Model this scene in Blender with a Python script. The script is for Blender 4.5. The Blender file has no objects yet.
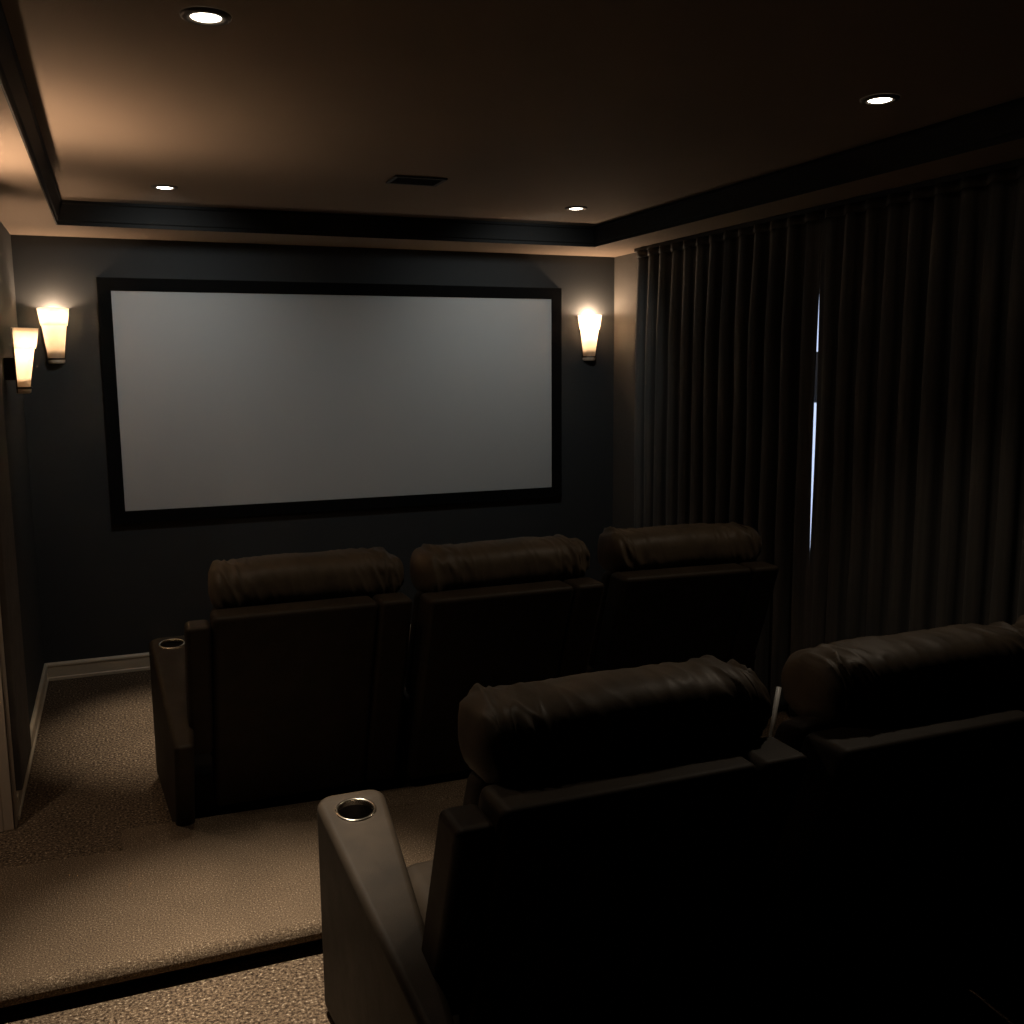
import bpy, bmesh, math, random
from mathutils import Vector, Matrix, noise

random.seed(7)
C = bpy.context.scene.collection
sc = bpy.context.scene
sc.view_settings.view_transform = 'Standard'
sc.view_settings.look = 'None'
sc.view_settings.exposure = 0.0
sc.view_settings.gamma = 1.0
sc.view_settings.use_curve_mapping = False

# ------------------------------------------------------------------ room sizes (metres)
XL, XR = -0.454, 3.064
YB, YF = -2.2, 5.871
ZS, ZT = 2.399, 2.509            # soffit / tray
XA, YA = -1.75, 3.95               # the room is wider to the left behind this corner
TL, TR, TD, TB = -0.216, 2.683, 5.389, -1.7
INS = 0.034
STEP = 0.10                      # carpeted step between the rows


# ------------------------------------------------------------------ materials
def mat(name):
    m = bpy.data.materials.new(name)
    m.use_nodes = True
    nt = m.node_tree
    b = nt.nodes['Principled BSDF']
    return m, nt, b


def coords(nt, scale=(1, 1, 1)):
    tc = nt.nodes.new('ShaderNodeTexCoord')
    mp = nt.nodes.new('ShaderNodeMapping')
    mp.inputs['Scale'].default_value = scale
    nt.links.new(tc.outputs['Object'], mp.inputs['Vector'])
    return mp.outputs['Vector']


def add_noise(nt, vec, scale, detail=3, rough=.55):
    n = nt.nodes.new('ShaderNodeTexNoise')
    n.inputs['Scale'].default_value = scale
    n.inputs['Detail'].default_value = detail
    n.inputs['Roughness'].default_value = rough
    nt.links.new(vec, n.inputs['Vector'])
    return n.outputs['Fac']


def ramp(nt, fac, stops):
    r = nt.nodes.new('ShaderNodeValToRGB')
    el = r.color_ramp.elements
    while len(el) < len(stops):
        el.new(.5)
    for e, (p, c) in zip(el, stops):
        e.position = p
        e.color = (*c, 1)
    nt.links.new(fac, r.inputs['Fac'])
    return r.outputs['Color']


def bump(nt, fac, strength, dist):
    b = nt.nodes.new('ShaderNodeBump')
    b.inputs['Strength'].default_value = strength
    b.inputs['Distance'].default_value = dist
    nt.links.new(fac, b.inputs['Height'])
    return b.outputs['Normal']


def plain(name, col, rough=.6, metal=0.0, var=.12, scale=6.0, bscale=0, bdist=.001, spec=.5):
    m, nt, b = mat(name)
    v = coords(nt)
    f = add_noise(nt, v, scale)
    c = ramp(nt, f, [(.3, tuple(x * (1 - var) for x in col)), (.7, tuple(x * (1 + var) for x in col))])
    nt.links.new(c, b.inputs['Base Color'])
    b.inputs['Roughness'].default_value = rough
    b.inputs['Metallic'].default_value = metal
    b.inputs['Specular IOR Level'].default_value = spec
    if bscale:
        nt.links.new(bump(nt, add_noise(nt, v, bscale, 4), .5, bdist), b.inputs['Normal'])
    return m


def leather(name, col, rough):
    m, nt, b = mat(name)
    v = coords(nt)
    f = add_noise(nt, v, 9, 4)
    c = ramp(nt, f, [(.3, tuple(x * .75 for x in col)), (.7, tuple(x * 1.25 for x in col))])
    nt.links.new(c, b.inputs['Base Color'])
    r = nt.nodes.new('ShaderNodeMapRange')
    r.inputs['To Min'].default_value = rough - .06
    r.inputs['To Max'].default_value = rough + .08
    nt.links.new(add_noise(nt, v, 14, 3), r.inputs['Value'])
    nt.links.new(r.outputs['Result'], b.inputs['Roughness'])
    vo = nt.nodes.new('ShaderNodeTexVoronoi')
    vo.inputs['Scale'].default_value = 420
    nt.links.new(v, vo.inputs['Vector'])
    n1 = bump(nt, vo.outputs['Distance'], .25, .0006)
    b2 = nt.nodes.new('ShaderNodeBump')
    b2.inputs['Strength'].default_value = .35
    b2.inputs['Distance'].default_value = .004
    nt.links.new(add_noise(nt, v, 11, 3), b2.inputs['Height'])
    nt.links.new(n1, b2.inputs['Normal'])
    nt.links.new(b2.outputs['Normal'], b.inputs['Normal'])
    b.inputs['Specular IOR Level'].default_value = .17
    return m


def carpet(name, scale, soft=0.0, sh=0.0):
    m, nt, b = mat(name)
    v = coords(nt)
    f = add_noise(nt, v, scale, 3, .7)
    f2 = add_noise(nt, v, 3.0, 3)
    c = ramp(nt, f, [(.30 - soft + sh, (.020, .013, .009)), (.46 + sh, (.115, .080, .052)), (.58 + soft * .3 + sh, (.20, .145, .095)), (.70 + soft + sh, (.62, .50, .37))])
    mx = nt.nodes.new('ShaderNodeMix')
    mx.data_type = 'RGBA'
    mx.blend_type = 'MULTIPLY'
    mx.inputs['Factor'].default_value = .6
    nt.links.new(c, mx.inputs['A'])
    nt.links.new(ramp(nt, f2, [(.3, (.7, .7, .7)), (.7, (1.15, 1.15, 1.15))]), mx.inputs['B'])
    nt.links.new(mx.outputs['Result'], b.inputs['Base Color'])
    b.inputs['Roughness'].default_value = .95
    b.inputs['Specular IOR Level'].default_value = .1
    nt.links.new(bump(nt, f, .9, .008), b.inputs['Normal'])
    return m


def emit(name, col, strength):
    m, nt, b = mat(name)
    b.inputs['Base Color'].default_value = (*col, 1)
    b.inputs['Emission Color'].default_value = (*col, 1)
    b.inputs['Emission Strength'].default_value = strength
    return m


def shade_glass():
    m, nt, b = mat('alabaster_glass')
    v = coords(nt)
    c = ramp(nt, add_noise(nt, v, 14, 4), [(.3, (.92, .83, .70)), (.7, (.98, .94, .86))])
    t = nt.nodes.new('ShaderNodeBsdfTranslucent')
    nt.links.new(c, t.inputs['Color'])
    nt.links.new(c, b.inputs['Base Color'])
    b.inputs['Roughness'].default_value = .35
    mx = nt.nodes.new('ShaderNodeMixShader')
    mx.inputs['Fac'].default_value = .12
    nt.links.new(t.outputs['BSDF'], mx.inputs[1])
    nt.links.new(b.outputs['BSDF'], mx.inputs[2])
    nt.links.new(mx.outputs['Shader'], nt.nodes['Material Output'].inputs['Surface'])
    return m


def glass(name):
    m, nt, b = mat(name)
    b.inputs['Transmission Weight'].default_value = 1
    b.inputs['Roughness'].default_value = .02
    b.inputs['Base Color'].default_value = (.95, .97, 1, 1)
    b.inputs['IOR'].default_value = 1.1
    return m


def curtain_mat():
    m, nt, b = mat('blackout_velvet')
    v = coords(nt, (1, 1, .02))
    c = ramp(nt, add_noise(nt, v, 40, 3), [(.3, (.060, .058, .054)), (.7, (.100, .096, .089))])
    nt.links.new(c, b.inputs['Base Color'])
    b.inputs['Roughness'].default_value = .8
    b.inputs['Sheen Weight'].default_value = .04
    b.inputs['Sheen Roughness'].default_value = .5
    v2 = coords(nt)
    nt.links.new(bump(nt, add_noise(nt, v2, 500, 2), .3, .0008), b.inputs['Normal'])
    return m


M = dict(
    wall=plain('charcoal_wall_paint', (.045, .047, .048), .75, var=.05, scale=2, bscale=250, bdist=.0006, spec=.25),
    side=plain('taupe_grey_wall_paint', (.085, .078, .070), .75, var=.05, scale=2, bscale=250, bdist=.0006, spec=.25),
    ceil=plain('warm_grey_ceiling_paint', (.25, .193, .148), .85, var=.04, scale=1.5, bscale=200, bdist=.0006, spec=.15),
    crown=plain('black_moulding_paint', (.0055, .0048, .0042), .75, var=.1, scale=5, spec=.3),
    base=plain('cream_trim_paint', (.74, .62, .46), .4, var=.06, scale=3),
    casing=plain('beige_casing_paint', (.72, .58, .45), .5, var=.06, scale=3),
    panel=plain('brown_panel_fabric', (.12, .10, .085), .85, var=.15, scale=12, bscale=400, bdist=.0008),
    frame=plain('black_flocked_frame', (.005, .005, .005), .9, var=.1, scale=20, spec=.1),
    screen=plain('grey_projection_screen', (.60, .60, .59), .85, var=.01, scale=3, spec=.1),
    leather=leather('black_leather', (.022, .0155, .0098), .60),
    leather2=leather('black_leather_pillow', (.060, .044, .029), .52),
    metal=plain('warm_chrome', (.78, .70, .58), .18, 1.0, var=.03, scale=20),
    cup=plain('dark_cup_lining', (.03, .024, .02), .45, .6, var=.1, scale=20),
    ring=plain('dull_brown_ring', (.10, .08, .062), .6, 0, var=.1, scale=20),
    bronze=plain('dark_bronze', (.06, .045, .032), .4, .8, var=.1, scale=20),
    white=plain('pale_sliver_white', (.92, .92, .90), .35, .1, var=.03, scale=60),  # near-white colour in place of reflected window light on the sliver
    black=plain('black_vent_metal', (.02, .017, .014), .6, 0, var=.1, scale=20),
    cap=plain('pale_sconce_cap', (.62, .50, .38), .4, 0, var=.08, scale=30),
    carpet=carpet('brown_cut_pile_carpet', 105, -.035, .035),
    carpet2=carpet('brown_cut_pile_carpet_step', 210, .045),
    lens=emit('lit_lamp_lens', (1, .90, .74), 14),
    shade=shade_glass(), glass=glass('window_glass'), curtain=curtain_mat(),
    window=plain('white_window_paint', (.6, .6, .6), .5, var=.04, scale=4),
)


# ------------------------------------------------------------------ mesh helpers
def link(name, me, m, parent=None):
    o = bpy.data.objects.new(name, me)
    if m is not None and not me.materials:
        me.materials.append(m)
    C.objects.link(o)
    if parent is not None:
        o.parent = parent
    return o


def mesh_from(bm, name, smooth=True):
    me = bpy.data.meshes.new(name)
    bmesh.ops.recalc_face_normals(bm, faces=bm.faces)
    for f in bm.faces:
        f.smooth = smooth
    bm.to_mesh(me)
    bm.free()
    return me


def wn(o):
    md = o.modifiers.new('wn', 'WEIGHTED_NORMAL')
    md.keep_sharp = False
    md.weight = 80
    return o


def add_hexa(bm, pts, r=0, seg=4):
    """eight corner points: bottom loop 0-3, top loop 4-7"""
    vs = [bm.verts.new(p) for p in pts]
    fs = [(0, 3, 2, 1), (4, 5, 6, 7), (0, 1, 5, 4), (1, 2, 6, 5), (2, 3, 7, 6), (3, 0, 4, 7)]
    faces = [bm.faces.new([vs[i] for i in f]) for f in fs]
    if r:
        es = list({e for f in faces for e in f.edges})
        bmesh.ops.bevel(bm, geom=es, offset=r, segments=seg, profile=.5, affect='EDGES', clamp_overlap=True)


def add_box(bm, a, b, r=0, seg=3):
    (x0, y0, z0), (x1, y1, z1) = a, b
    add_hexa(bm, [(x0, y0, z0), (x1, y0, z0), (x1, y1, z0), (x0, y1, z0),
                  (x0, y0, z1), (x1, y0, z1), (x1, y1, z1), (x0, y1, z1)], r, seg)


def box(name, a, b, m, parent=None, r=0, seg=3):
    bm = bmesh.new()
    add_box(bm, a, b, r, seg)
    o = link(name, mesh_from(bm, name, r > 0), m, parent)
    return wn(o) if r else o


def add_lathe(bm, prof, n=32, ang=2 * math.pi, sx=1, sy=1, c=(0, 0, 0), closed=True):
    """revolve (radius, z) points"""
    full = abs(ang - 2 * math.pi) < 1e-6
    k = n if full else n + 1
    rings = []
    for r, z in prof:
        rings.append([bm.verts.new((c[0] + r * sx * math.cos(ang * i / n), c[1] + r * sy * math.sin(ang * i / n), c[2] + z)) for i in range(k)])
    for a, b in zip(rings, rings[1:]):
        for i in range(n):
            j = (i + 1) % k
            bm.faces.new((a[i], a[j], b[j], b[i]))
    return rings


def add_tube(bm, pts, r, n=10):
    rings = []
    for i, p in enumerate(pts):
        p = Vector(p)
        d = (Vector(pts[min(i + 1, len(pts) - 1)]) - Vector(pts[max(i - 1, 0)])).normalized()
        a = d.orthogonal().normalized()
        if rings and abs(d.dot(pa)) < .99:
            a = (pa - d * pa.dot(d)).normalized()
        pa = a
        b = d.cross(a)
        rings.append([bm.verts.new(p + (a * math.cos(2 * math.pi * k / n) + b * math.sin(2 * math.pi * k / n)) * r) for k in range(n)])
    for u, v in zip(rings, rings[1:]):
        for k in range(n):
            bm.faces.new((u[k], u[(k + 1) % n], v[(k + 1) % n], v[k]))
    bm.faces.new(rings[0][::-1])
    bm.faces.new(rings[-1])


def struct(o):
    o['kind'] = 'structure'
    return o


def thing(name, label, cat, loc=(0, 0, 0), rz=0, group=None):
    o = bpy.data.objects.new(name, None)
    o.empty_display_size = .1
    C.objects.link(o)
    o.location = loc
    o.rotation_euler = (0, 0, rz)
    return tag(o, label, cat, group)


def tag(o, label, cat, group=None):
    o['label'] = label
    o['category'] = cat
    if group:
        o['group'] = group
    return o


def copy_tree(o, parent=None):
    c = o.copy()
    C.objects.link(c)
    if parent is not None:
        c.parent = parent
    for ch in list(o.children):
        copy_tree(ch, c)
    return c


# ------------------------------------------------------------------ shell
T = .12
struct(box('floor', (XA - T, YB - T, -T), (XR + T, YF + T, 0), M['carpet']))
struct(box('wall_front', (XL - T, YF, 0), (XR + T, YF + T, ZT + .1), M['wall']))
bm = bmesh.new()
add_box(bm, (XA - T, YA, 0), (XL, YF, ZT + .1))
add_box(bm, (XA - T, YB, 0), (XA, YA, ZT + .1))
struct(link('wall_left', mesh_from(bm, 'wall_left', False), M['wall']))
struct(box('wall_back', (XA - T, YB - T, 0), (XR + T, YB, ZT + .1), M['wall']))

# right wall with a window opening hidden behind the curtains
WY0, WY1, WZ0, WZ1 = 3.30, 4.50, .77, 2.08
bm = bmesh.new()
for a, b in (((XR, YB, 0), (XR + T, WY0, ZT + .1)), ((XR, WY1, 0), (XR + T, YF, ZT + .1)),
             ((XR, WY0, 0), (XR + T, WY1, WZ0)), ((XR, WY0, WZ1), (XR + T, WY1, ZT + .1))):
    add_box(bm, a, b)
struct(link('wall_right', mesh_from(bm, 'wall_right', False), M['side']))
w = struct(bpy.data.objects.new('window_1', None))
C.objects.link(w)
w.location = (XR + .06, (WY0 + WY1) / 2, WZ0)
bm = bmesh.new()
hw = (WY1 - WY0) / 2
H_ = WZ1 - WZ0
for a, b in (((-.03, -hw, 0), (.03, -hw + .05, H_)), ((-.03, hw - .05, 0), (.03, hw, H_)), ((-.03, -hw + .05, 0), (.03, hw - .05, .03)),
             ((-.03, -hw + .05, H_ - .03), (.03, hw - .05, H_)), ((-.03, -hw + .05, .75), (.03, hw - .05, .99))):
    add_box(bm, a, b)
link('window_frame', mesh_from(bm, 'window_frame', False), M['window'], w)
box('window_pane', (-.004, -hw + .05, .03), (.004, hw - .05, H_ - .03), M['glass'], w)

# ceiling: raised tray with a soffit around it
bm = bmesh.new()
z0, z1 = ZS, ZT + .1
for a, b in (((XL, TD, z0), (XR, YF, z1)), ((XA, YB, z0), (XR, TB, z1)), ((XA, TB, z0), (TL, YA, z1)), ((XL, YA, z0), (TL, TD, z1)), ((TR, TB, z0), (XR, TD, z1)),
             ((TL, TB, ZT), (TR, TD, z1))):
    add_box(bm, a, b)
struct(link('ceiling', mesh_from(bm, 'ceiling', False), M['ceil']))
# sloping black crown moulding inside the tray, with small beads top and bottom
bm = bmesh.new()
prof = [(0, ZS), (0, ZS - .004), (.006, ZS - .004), (.008, ZS + .012), (.014, ZS + .018), (.022, ZS + .06), (.028, ZT - .018), (INS, ZT - .012), (INS, ZT - .0005), (0, ZT - .0005)]
loops = []
for d, z in prof:
    loops.append([bm.verts.new(p) for p in ((TL + d, TB + d, z), (TR - d, TB + d, z), (TR - d, TD - d, z), (TL + d, TD - d, z))])
for a, b in zip(loops, loops[1:]):
    for i in range(4):
        bm.faces.new((a[i], a[(i + 1) % 4], b[(i + 1) % 4], b[i]))
struct(link('trim_1', mesh_from(bm, 'trim_1', False), M['crown']))


def baseboard(name, p, q, n):
    """profile swept from p to q, n = into the room"""
    prof = [(0, 0), (.016, 0), (.016, .014), (.012, .019), (.012, .076), (.016, .081), (.015, .090), (.008, .099), (0, .099)]
    bm = bmesh.new()
    ra, rb = [], []
    for d, z in prof:
        ra.append(bm.verts.new((p[0] + n[0] * d, p[1] + n[1] * d, z)))
        rb.append(bm.verts.new((q[0] + n[0] * d, q[1] + n[1] * d, z)))
    for i in range(len(prof) - 1):
        bm.faces.new((ra[i], ra[i + 1], rb[i + 1], rb[i]))
    bm.faces.new(ra)
    bm.faces.new(rb[::-1])
    return struct(link(name, mesh_from(bm, name, False), M['base']))


baseboard('baseboard_front', (XL, YF), (XR, YF), (0, -1))
baseboard('baseboard_left', (XL, YA + .07), (XL, YF), (1, 0))
baseboard('baseboard_right', (XR, 5.45), (XR, YF), (-1, 0))
# moulded casing on the corner where the left wall steps back
bm = bmesh.new()
add_box(bm, (XL - .22, YA - .016, 0), (XL + .012, YA, ZS), .004, 2)
add_box(bm, (XL - .20, YA - .022, 0), (XL - .03, YA - .01, ZS), .004, 2)
add_box(bm, (XL, YA - .016, 0), (XL + .012, YA + .07, ZS), .004, 2)
struct(link('trim_2', mesh_from(bm, 'trim_2'), M['casing']))
# fabric covered strip on the left wall beyond the corner
bm = bmesh.new()
add_box(bm, (XL, 4.06, .10), (XL + .030, 4.52, ZS), .006, 3)
struct(link('trim_3', mesh_from(bm, 'trim_3'), M['panel']))

# ------------------------------------------------------------------ carpeted step between the two rows
def slab(name, poly, h, r, m, nose=None):
    """carpeted slab; nose = (overhang, thickness): the riser under the first edge is set back"""
    bm = bmesh.new()
    zb = h - nose[1] if nose else 0
    vb = [bm.verts.new((x, y, zb)) for x, y in poly]
    vt = [bm.verts.new((x, y, h)) for x, y in poly]
    n = len(poly)
    for i in range(n):
        bm.faces.new((vb[i], vb[(i + 1) % n], vt[(i + 1) % n], vt[i]))
    bot = bm.faces.new(vb[::-1])
    top = bm.faces.new(vt)
    bmesh.ops.bevel(bm, geom=list(top.edges) + (list(bot.edges) if nose else []), offset=r, segments=5, profile=.5, affect='EDGES')
    if nose:
        q = [(x, y + (nose[0] if i < 2 else 0)) for i, (x, y) in enumerate(poly)]
        vb = [bm.verts.new((x, y, 0)) for x, y in q]
        vt = [bm.verts.new((x, y, zb + .004)) for x, y in q]
        for i in range(n):
            bm.faces.new((vb[i], vb[(i + 1) % n], vt[(i + 1) % n], vt[i]))
        bm.faces.new(vb[::-1])
        bm.faces.new(vt)
    return wn(link(name, mesh_from(bm, name), m))


e = .001
slab_top = struct(slab('floor_step', [(XA + e, 2.712), (XR - e, 2.682), (XR - e, 3.30), (-.075, 3.395), (XA + e, 3.53)], STEP, .028, M['carpet2'], (.06, .062)))
struct(slab('floor_step_extension', [(-.075, 3.397), (2.2, 3.34), (2.2, 3.48), (1.2, 3.515), (-.075, 3.575)], STEP - .004, .010, M['carpet2']))

# ------------------------------------------------------------------ projection screen
ps = thing('projection_screen', 'wide blank grey projection screen in a black frame on the front wall', 'screen', (1.305, YF, .846))
k = (YF - .028) / 5.883
sx0, sx1 = -.057 * k - 1.305, 2.692 * k - 1.305
sz0, sz1 = 1.7 + (.848 - 1.7) * k - .846, 1.7 + (2.195 - 1.7) * k - .846
bw = .069
bm = bmesh.new()
yb, yf = -.001, -.028
for a, b in (((sx0, yf, sz0), (sx1, yb, sz0 + bw)), ((sx0, yf, sz1 - bw), (sx1, yb, sz1)),
             ((sx0, yf, sz0 + bw), (sx0 + bw, yb, sz1 - bw)), ((sx1 - bw, yf, sz0 + bw), (sx1, yb, sz1 - bw))):
    add_box(bm, a, b)
link('screen_frame', mesh_from(bm, 'screen_frame', False), M['frame'], ps)
box('screen_surface', (sx0 + bw - .01, -.022, sz0 + bw - .01), (sx1 - bw + .01, -.012, sz1 - bw + .01), M['screen'], ps)


# ------------------------------------------------------------------ recliners
# local frame: x along the row (0 = left end of the back panel), y forward to the screen, z up
def back_pt(v, z):
    return v + (.92 - z) * .40


def profile_block(u0, u1, prof, r, seg=4):
    bm = bmesh.new()
    a = [bm.verts.new((u0, v, z)) for v, z in prof]
    b = [bm.verts.new((u1, v, z)) for v, z in prof]
    n = len(prof)
    for i in range(n):
        bm.faces.new((a[i], a[(i + 1) % n], b[(i + 1) % n], b[i]))
    bm.faces.new(a[::-1])
    bm.faces.new(b)
    bmesh.ops.bevel(bm, geom=list(bm.edges), offset=r, segments=seg, profile=.5, affect='EDGES', clamp_overlap=True)
    return bm


def headrest_mesh(seed, W=.684):
    """rolled head pillow with gathered ends"""
    bm = bmesh.new()
    nu, nr = 150, 64
    rings = []
    for i in range(nu + 1):
        t = i / nu
        # end rounding: left end is steep, right end falls away more softly
        dl, dr = t * W, (1 - t) * W
        el = 1 - max(0, 1 - dl / .045) ** 2.4
        er = 1 - max(0, 1 - dr / .105) ** 2.2
        s = max(.02, math.sqrt(max(el, 0)) * math.sqrt(max(er, 0)))
        ring = []
        for j in range(nr):
            a = 2 * math.pi * j / nr
            ca, sa = math.cos(a), math.sin(a)
            p = 2.0 / 2.7
            hv = .112 * math.copysign(abs(ca) ** p, ca)
            hz = (.081) * math.copysign(abs(sa) ** p, sa)
            v = .228 + hv * (.35 + .65 * s)
            z = .966 + hz * (.30 + .70 * s) - .010 * (1 - s)
            z += .008 * math.sin(math.pi * t)
            u = .010 + t * W
            P_ = Vector((u * 9, v * 5 + seed * 7.3, z * 5))
            edge = math.exp(-dl / .075) + .8 * math.exp(-dr / .10)
            wr = noise.noise(Vector((u * 38 + z * 10, v * 10 + seed * 3.1, z * 7))) * .011 * min(1, edge * 1.5) * 1.35
            cr = 1 - abs(noise.noise(Vector((u * 30 + 9 * z, v * 9 + seed * 5.7, z * 9))))
            wr += (cr ** 5) * .016 * min(1, edge * 1.8) - .004 * min(1, edge * 1.8)
            wr += noise.noise(P_) * .006
            wr *= min(1, s * 1.3) * min(1, .15 + dl / .05)
            ring.append(bm.verts.new((u, v + ca * wr, z + sa * wr)))
        rings.append(ring)
    for a, b in zip(rings, rings[1:]):
        for j in range(nr):
            bm.faces.new((a[j], a[(j + 1) % nr], b[(j + 1) % nr], b[j]))
    bm.faces.new(rings[0][::-1])
    bm.faces.new(rings[-1])
    return mesh_from(bm, 'headrest')


def piping_mesh(t_u):
    bm = bmesh.new()
    pts = []
    for j in range(25):
        a = math.radians(200 - 220 * j / 24)
        ca, sa = math.cos(a), math.sin(a)
        p = 2 / 2.7
        pts.append((t_u, .228 + .107 * math.copysign(abs(ca) ** p, ca), .966 + .075 * math.copysign(abs(sa) ** p, sa)))
    add_tube(bm, pts, .0028, 6)
    return mesh_from(bm, 'piping')


def carve(o, cutter):
    """cut one object's shape out of another and drop the cutter"""
    md = o.modifiers.new('cut', 'BOOLEAN')
    md.object = cutter
    md.operation = 'DIFFERENCE'
    md.solver = 'EXACT'
    bpy.context.view_layer.update()
    dg = bpy.context.evaluated_depsgraph_get()
    me = bpy.data.meshes.new_from_object(o.evaluated_get(dg))
    o.modifiers.remove(md)
    o.data = me
    cm = cutter.data
    bpy.data.objects.remove(cutter)
    bpy.data.meshes.remove(cm)


def add_arm(root, outer0, outer1, inner0, inner1, vt, vb, v1, cup_u, zr=.12):
    """armrest block from its slanting back end (vt at the top, vb at the floor) to the front v1"""
    bm = bmesh.new()
    z = .60
    add_hexa(bm, [(outer0, vb, .02), (inner0, vb, .02), (inner1, v1, .02), (outer1, v1, .02),
                  (outer0, vt, z - zr), (inner0, vt, z - zr), (inner1, v1, z), (outer1, v1, z)])
    fe = [e_ for e_ in bm.edges if all(abs(q.co.y - v1) < 1e-5 for q in e_.verts) and abs(e_.verts[0].co.z - e_.verts[1].co.z) > .1]
    bmesh.ops.bevel(bm, geom=fe, offset=.048, segments=7, profile=.5, affect='EDGES')
    bm.normal_update()
    sh = [e_ for e_ in bm.edges if len(e_.link_faces) == 2 and e_.calc_face_angle() > .9]
    bmesh.ops.bevel(bm, geom=sh, offset=.020, segments=5, profile=.5, affect='EDGES', clamp_overlap=True)
    arm = link('armrest', mesh_from(bm, 'armrest'), M['leather'])
    cv = v1 - .097
    slope = zr / (v1 - vt)
    place = Matrix.Translation((cup_u, cv, z - slope * .097)) @ Matrix.Rotation(math.atan(slope), 4, 'X')

    def ring(prof):
        bm = bmesh.new()
        r = add_lathe(bm, prof, 40)
        return bm, r

    bm, r = ring([(.047, -.075), (.047, .05)])
    bm.faces.new(r[0][::-1])
    bm.faces.new(r[1])
    bm.transform(place)
    carve(arm, link('cutter', mesh_from(bm, 'cutter'), None))
    arm.parent = root
    wn(arm)
    bm, r = ring([(.0445, -.012), (.0445, .001), (.0455, .003), (.048, .004), (.051, .0035), (.0525, .0015), (.053, -.002)])
    bm.transform(place)
    link('cup_holder', mesh_from(bm, 'cup_holder'), M['metal'], arm)
    bm, r = ring([(.0455, -.004), (.0455, -.070), (.042, -.073), (.0005, -.073)])
    bm.transform(place)
    link('cup_well', mesh_from(bm, 'cup_well'), M['cup'], arm)
    return arm


HEADS = [headrest_mesh(s) for s in range(5)]
PIPE = [piping_mesh(.044), piping_mesh(.628)]


def make_recliner(label, x, y, rz, sx, seed, end, v1=.90, hx=0.0, bw_=.680):
    root = thing('recliner_chair', label, 'recliner', (x, y, 0), rz, 'black leather home cinema recliners')
    root.scale = (sx, 1, 1)
    L = M['leather']
    bp = [(0, .91), (.140, .91), (.140 + .40 * .79, .13), (.40 * .79, .13)]
    wn(link('back_panel', mesh_from(profile_block(0, .556, bp, .022), 'back_panel'), L, root))
    wn(link('back_side_panel', mesh_from(profile_block(.558, bw_, bp, .020), 'back_side_panel'), L, root))
    if end:
        wp = [(back_pt(.0, .880), .880), (back_pt(.118, .880), .880), (back_pt(.118, .42), .42), (back_pt(.0, .37), .37)]
        wn(link('back_side_panel', mesh_from(profile_block(-.084, -.003, wp, .018), 'back_side_panel'), L, root))
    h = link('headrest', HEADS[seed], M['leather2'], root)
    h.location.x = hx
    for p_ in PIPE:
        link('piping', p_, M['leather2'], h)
    # front cushions
    fp = [(back_pt(.142, .925), .925), (back_pt(.25, .90), .90), (back_pt(.27, .55), .55), (back_pt(.24, .44), .44), (back_pt(.142, .44), .44)]
    wn(link('backrest_cushion', mesh_from(profile_block(.01, .665, fp, .04, 5), 'backrest_cushion'), L, root))
    bm = bmesh.new()
    add_box(bm, (.012, .46, .22), (.556, v1 - .05, .405), .05, 5)
    wn(link('seat_cushion', mesh_from(bm, 'seat_cushion'), L, root))
    bm = bmesh.new()
    add_box(bm, (.012, v1 - .09, .06), (.556, v1 - .04, .25), .02, 4)
    wn(link('footrest', mesh_from(bm, 'footrest'), L, root))
    bm = bmesh.new()
    add_box(bm, (-.07 if end else -.007, .38, 0), (.712 if sx != 1 else .738, v1 - .09, .24), .01, 2)
    wn(link('base', mesh_from(bm, 'base'), L, root))
    if end:
        add_arm(root, -.140, -.187, -.078, 0, .04, .34, v1, -.096)
    add_arm(root, .738 if sx == 1 else .714, .738 if sx == 1 else .714, .676, .56, .24, .44, v1, .65)
    return root


FR = 'front row'
c1 = make_recliner('black leather recliner with cup holder armrest at the left end of the front row', .247, 3.222, 0, .985, 0, True, 1.04)
c2 = make_recliner('black leather recliner in the middle of the front row', .960, 3.180, 0, 1.0, 1, False, 1.04)
c3 = make_recliner('black leather recliner at the right end of the front row beside the curtains', 1.735, 3.225, math.radians(-4), 1.0, 2, False, 1.04)
r1 = make_recliner('large near black leather recliner with cup holder armrest, nearest the camera', .601, 1.560, 0, 1.0, 3, True)
r2 = make_recliner('near black leather recliner cut off by the right edge of the picture', 1.349, 1.545, 0, 1.0, 4, False, .90, .056, .736)
r3 = make_recliner('near black leather recliner at the far right, mostly outside the picture', 2.097, 1.535, 0, 1.0, 1, False)
# added pale rod standing in for a bright sliver beside the right front recliner
bm = bmesh.new()
add_tube(bm, [(.778, .2, .09), (.800, .2, .24), (.815, .2, .335)], .011, 10)
add_tube(bm, [(.73, .2, .09), (.778, .2, .09)], .011, 10)
o = link('sliver_rod', mesh_from(bm, 'sliver_rod'), M['white'], c3)
o['label'] = 'bright sliver shown as an added pale rod'


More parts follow.
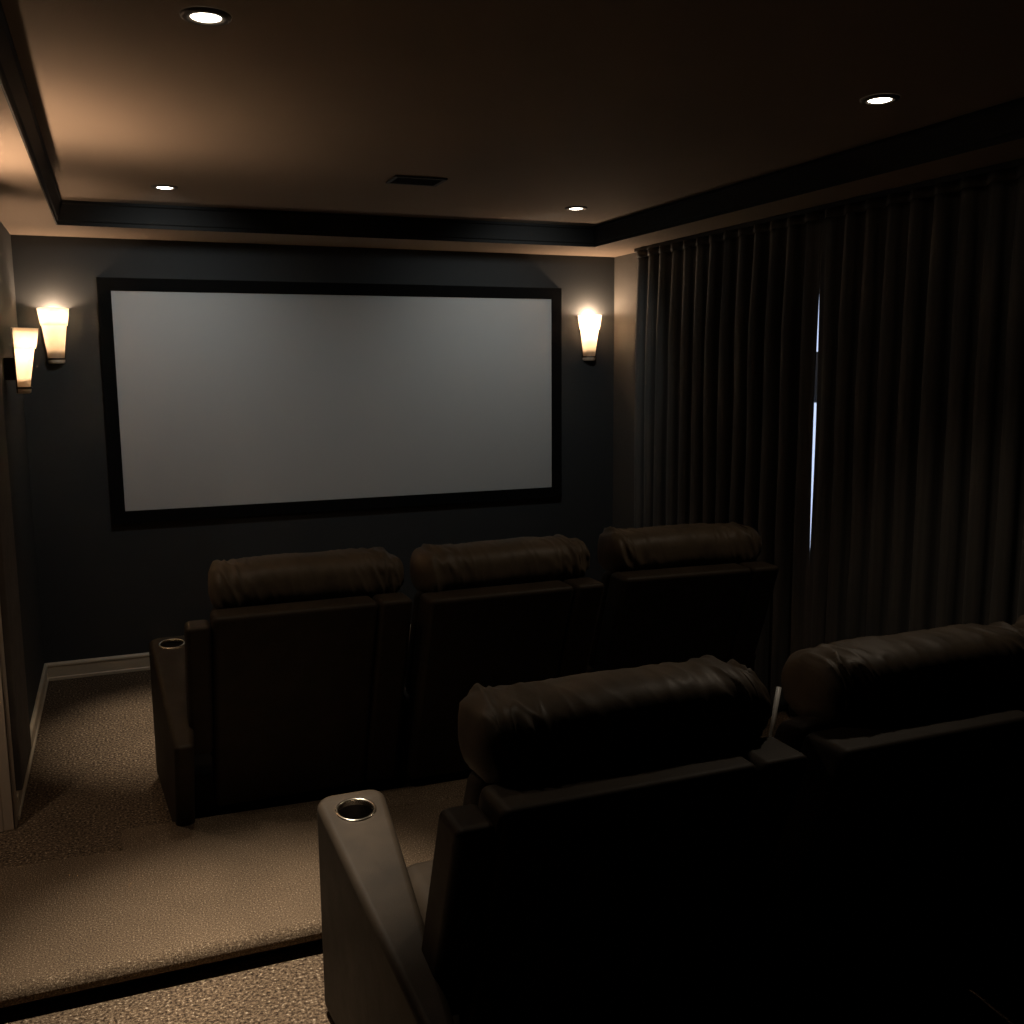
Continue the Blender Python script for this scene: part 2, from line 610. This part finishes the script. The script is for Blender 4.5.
# ------------------------------------------------------------------ curtains
def curtain(name, label, y0, y1, folds, seed, gap_at):
    """pleated cloth hanging in the plane x = 2.97 from y0 to y1; gap_at: which end ('lo'/'hi') meets the other panel"""
    bm = bmesh.new()
    nu = folds * 16
    nz = 46
    zt, zb = 2.362, .012
    xs = 2.972
    ph = [random.uniform(-.5, .5) for _ in range(folds + 3)]
    am = [random.uniform(.7, 1.15) for _ in range(folds + 3)]
    rows = []
    for k in range(nz + 1):
        t = k / nz
        z = zt + (zb - zt) * t
        row = []
        for i in range(nu + 1):
            s = i / nu
            f = s * folds
            n0 = int(f)
            fr = f - n0
            a = am[n0] * (1 - fr) + am[n0 + 1] * fr
            pz = ph[n0] * (1 - fr) + ph[n0 + 1] * fr
            env = .55 + .45 * min(1, t * 5)
            ang = 2 * math.pi * f + pz * .9 * min(1, t * 4)
            dx = .036 * a * env * math.cos(ang)
            dx += .006 * noise.noise(Vector((f * 1.3, z * 1.6, seed)))
            y = y0 + (y1 - y0) * s
            y += .012 * math.sin(2 * ang) * env + .012 * noise.noise(Vector((s * 7, z * 1.2, seed + 9))) * min(1, t * 3)
            # leading edge: hangs free, opening a lens-shaped slit
            e_ = s if gap_at == 'lo' else 1 - s
            w_ = max(0, 1 - e_ * folds / 1.2)
            if w_ > 0:
                q = max(0, min(1, (2.10 - z) / 1.36))
                op = .010 * math.sin(math.pi * q) ** 1.1
                y_edge = (y0 if gap_at == 'lo' else y1)
                yy = y_edge + (e_ * (y1 - y0) + op - .004) * (1 if gap_at == 'lo' else -1)
                y = y * (1 - w_) + yy * w_
                dx = dx * (1 - w_)
            row.append(bm.verts.new((xs + dx, y, z)))
        rows.append(row)
    for a, b in zip(rows, rows[1:]):
        for i in range(nu):
            bm.faces.new((a[i], a[i + 1], b[i + 1], b[i]))
    root = thing(name, label, 'curtain', (0, 0, 0), 0, 'black floor length curtains')
    o = link('drape', mesh_from(bm, 'drape'), M['curtain'], root)
    sd = o.modifiers.new('s', 'SOLIDIFY')
    sd.thickness = .003
    # heading tape across the top
    bm = bmesh.new()
    rows = []
    for i in range(folds * 8 + 1):
        s = i / (folds * 8)
        dx = .020 * math.cos(2 * math.pi * s * folds) - .006
        rows.append([bm.verts.new((xs + dx - .002, y0 + (y1 - y0) * s, z)) for z in (2.376, 2.338)])
    for a, b in zip(rows, rows[1:]):
        bm.faces.new((a[0], b[0], b[1], a[1]))
    o = link('heading_tape', mesh_from(bm, 'heading_tape'), M['curtain'], root)
    sd = o.modifiers.new('s', 'SOLIDIFY')
    sd.thickness = .004
    return root


curtain('curtain', 'black pleated curtain panel nearer the front wall, left of the slit of daylight', 3.712, 5.405, 13, 2.0, 'lo')
curtain('curtain', 'black pleated curtain panel nearer the camera, right of the slit of daylight', -.6, 3.704, 34, 5.0, 'hi')
tr = box('curtain_track', (2.955, -.62, 2.377), (2.99, 5.41, 2.3985), M['black'], None, .003, 2)
tag(tr, 'slim black curtain track under the right ceiling soffit', 'curtain track')


# ------------------------------------------------------------------ wall sconces
def lamp(name, kind, loc, energy, col, **kw):
    l = bpy.data.lights.new(name, kind)
    l.energy = energy
    l.color = col
    for a, b in kw.items():
        setattr(l, a, b)
    o = bpy.data.objects.new(name, l)
    C.objects.link(o)
    o.location = loc
    return o


WARM = (1.0, .69, .45)


def sconce(label, loc, rz, power, sy=1.35, bz=.262):
    """half-round flared glass shade; local +y = away from the wall... origin at the wall, bottom of the cap"""
    root = thing('wall_sconce', label, 'wall lamp', loc, rz, 'flared glass wall lamps')
    # backplate
    bm = bmesh.new()
    add_hexa(bm, [(-.042, 0, .002), (.042, 0, .002), (.042, .006, .002), (-.042, .006, .002),
                  (-.078, 0, .288), (.078, 0, .288), (.078, .006, .288), (-.078, .006, .288)], .002, 2)
    link('backplate', mesh_from(bm, 'backplate'), M['bronze'], root)
    # lower tapering glass
    bm = bmesh.new()
    prof = [(.041, .030), (.045, .07), (.050, .11), (.055, .15), (.060, .19), (.062, .205)]
    prof += [(r - .004, z) for r, z in reversed(prof)]
    add_lathe(bm, prof + prof[:1], 28, math.pi, 1, sy)
    link('lamp_shade', mesh_from(bm, 'lamp_shade'), M['shade'], root)
    # wider collar on top
    bm = bmesh.new()
    prof = [(.066, .200), (.070, .225), (.075, .262), (.078, .290)]
    prof += [(r - .004, z) for r, z in reversed(prof)]
    add_lathe(bm, prof + prof[:1], 28, math.pi, 1, sy)
    link('shade_collar', mesh_from(bm, 'shade_collar'), M['shade'], root)
    # cap below, with a dark band
    bm = bmesh.new()
    add_lathe(bm, [(.0005, 0), (.036, 0), (.042, .004), (.044, .022), (.0005, .022)], 24, math.pi, 1, sy)
    link('end_cap', mesh_from(bm, 'end_cap'), M['cap'], root)
    bm = bmesh.new()
    add_lathe(bm, [(.0005, .0222), (.046, .0222), (.047, .026), (.046, .0298), (.0005, .0298)], 24, math.pi, 1, sy)
    link('cap_band', mesh_from(bm, 'cap_band'), M['bronze'], root)
    p = lamp('sconce_bulb', 'POINT', (0, .040 * sy / 1.35, bz), power, WARM, shadow_soft_size=.026)
    p.parent = root
    return root


sconce('lit flared glass wall lamp left of the screen on the front wall', (-.28, YF, 1.735), math.pi, 8)
sconce('lit flared glass wall lamp right of the screen on the front wall', (2.878, YF, 1.735), math.pi, 11.5, 1.35, .278)
sconce('lit flared glass wall lamp on the left wall, left of the front wall lamp', (XL + .045, 5.0, 1.598), -math.pi / 2, 9, 1.35, .20)
box('wall_bracket', (-.014, -.045, .06), (.014, .001, .16), M['bronze'], [o for o in C.objects if o.name.startswith('wall_sconce')][-1], .003, 2)
sconce('lit flared glass wall lamp facing the seats, behind the beige corner casing', (-.505, YA - .160, 1.60), math.pi, 48, 1.35, .246)
box('wall_bracket', (-.03, -.138, .03), (.03, .001, .2), M['bronze'], [o for o in C.objects if o.name.startswith('wall_sconce')][-1], .003, 2)


# ------------------------------------------------------------------ recessed downlights
def downlight(label, x, y, power, wide, cone, tilt=0, wcol=(1, .82, .62), z=ZT, side=0, col=(1, .87, .70)):
    root = thing('ceiling_downlight', label, 'ceiling light', (x, y, z), 0, 'recessed ceiling downlights')
    bm = bmesh.new()
    add_lathe(bm, [(.034, -.003), (.037, -.007), (.050, -.008), (.057, -.005), (.058, -.0005)], 40)
    link('trim_ring', mesh_from(bm, 'trim_ring'), M['ring'], root)
    bm = bmesh.new()
    add_lathe(bm, [(.035, -.004), (.028, -.0065), (.015, -.008), (.0005, -.0085)], 32)
    link('lamp_lens', mesh_from(bm, 'lamp_lens'), M['lens'], root)
    a = lamp('downlight_beam', 'SPOT', (0, 0, -.02), power, col, spot_size=math.radians(cone), spot_blend=1.0, shadow_soft_size=.035)
    a.parent = root
    b = lamp('downlight_wash', 'SPOT', (0, 0, -.065), wide, wcol, spot_size=math.radians(118), spot_blend=1.0, shadow_soft_size=.035)
    b.rotation_euler = (math.radians(tilt), math.radians(side), 0)
    b.parent = root
    return root


downlight('lit ceiling downlight at the top left, nearest the camera', .248, 2.515, 400, 15, 44)
downlight('small lit ceiling downlight above the left end of the screen', .262, 4.83, 225, 12, 37, 50, (.90, .96, .95))
downlight('small lit ceiling downlight above the right end of the screen', 2.265, 4.77, 60, 13, 48, 50, (.90, .96, .95))
downlight('lit ceiling downlight at the right, above the curtained wall', 2.245, 2.55, 5, 22, 46, side=19)
downlight('added unseen downlight in the left soffit, lighting the beige corner casing', -.85, 3.15, 1, 24, 40, 24, (1, .80, .60), ZS)  # unseen extra lamp, added to brighten the corner casing

# ------------------------------------------------------------------ ceiling vent
v = thing('ceiling_vent', 'flat black slotted air vent in the ceiling tray', 'vent', (1.275, 4.305, ZT))
bm = bmesh.new()
for a, b in (((-.115, -.085, -.008), (.115, -.07, 0)), ((-.115, .07, -.008), (.115, .085, 0)), ((-.115, -.07, -.008), (-.1, .07, 0)), ((.1, -.07, -.008), (.115, .07, 0))):
    add_box(bm, a, b)
link('vent_frame', mesh_from(bm, 'vent_frame', False), M['black'], v)
bm = bmesh.new()
for i in range(7):
    y = -.06 + i * .02
    add_hexa(bm, [(-.1, y - .008, -.007), (.1, y - .008, -.007), (.1, y - .006, -.007), (-.1, y - .006, -.007),
                  (-.1, y + .004, -.001), (.1, y + .004, -.001), (.1, y + .006, -.001), (-.1, y + .006, -.001)])
link('slats', mesh_from(bm, 'slats', False), M['black'], v)

# ------------------------------------------------------------------ daylight outside
wd = bpy.data.worlds.new('daylight')
sc.world = wd
wd.use_nodes = True
bg = wd.node_tree.nodes['Background']
bg.inputs['Color'].default_value = (.62, .74, 1, 1)
bg.inputs['Strength'].default_value = 1.1

# ------------------------------------------------------------------ camera
cam = bpy.data.cameras.new('camera')
cam.sensor_width = 36
cam.lens = 988.7185 / 1024 * 36
cam.clip_start = .02
co = bpy.data.objects.new('camera', cam)
C.objects.link(co)
yaw, pitch, roll = .3784, .14574, -.0078
fw = Vector((math.sin(yaw) * math.cos(pitch), math.cos(yaw) * math.cos(pitch), -math.sin(pitch)))
rt = Vector((math.cos(yaw), -math.sin(yaw), 0))
up = rt.cross(fw)
rt2 = rt * math.cos(roll) + up * math.sin(roll)
up2 = rt2.cross(fw)
m3 = Matrix((rt2, up2, -fw)).transposed()
co.matrix_world = Matrix.Translation((0, 0, 1.7)) @ m3.to_4x4()
sc.camera = co
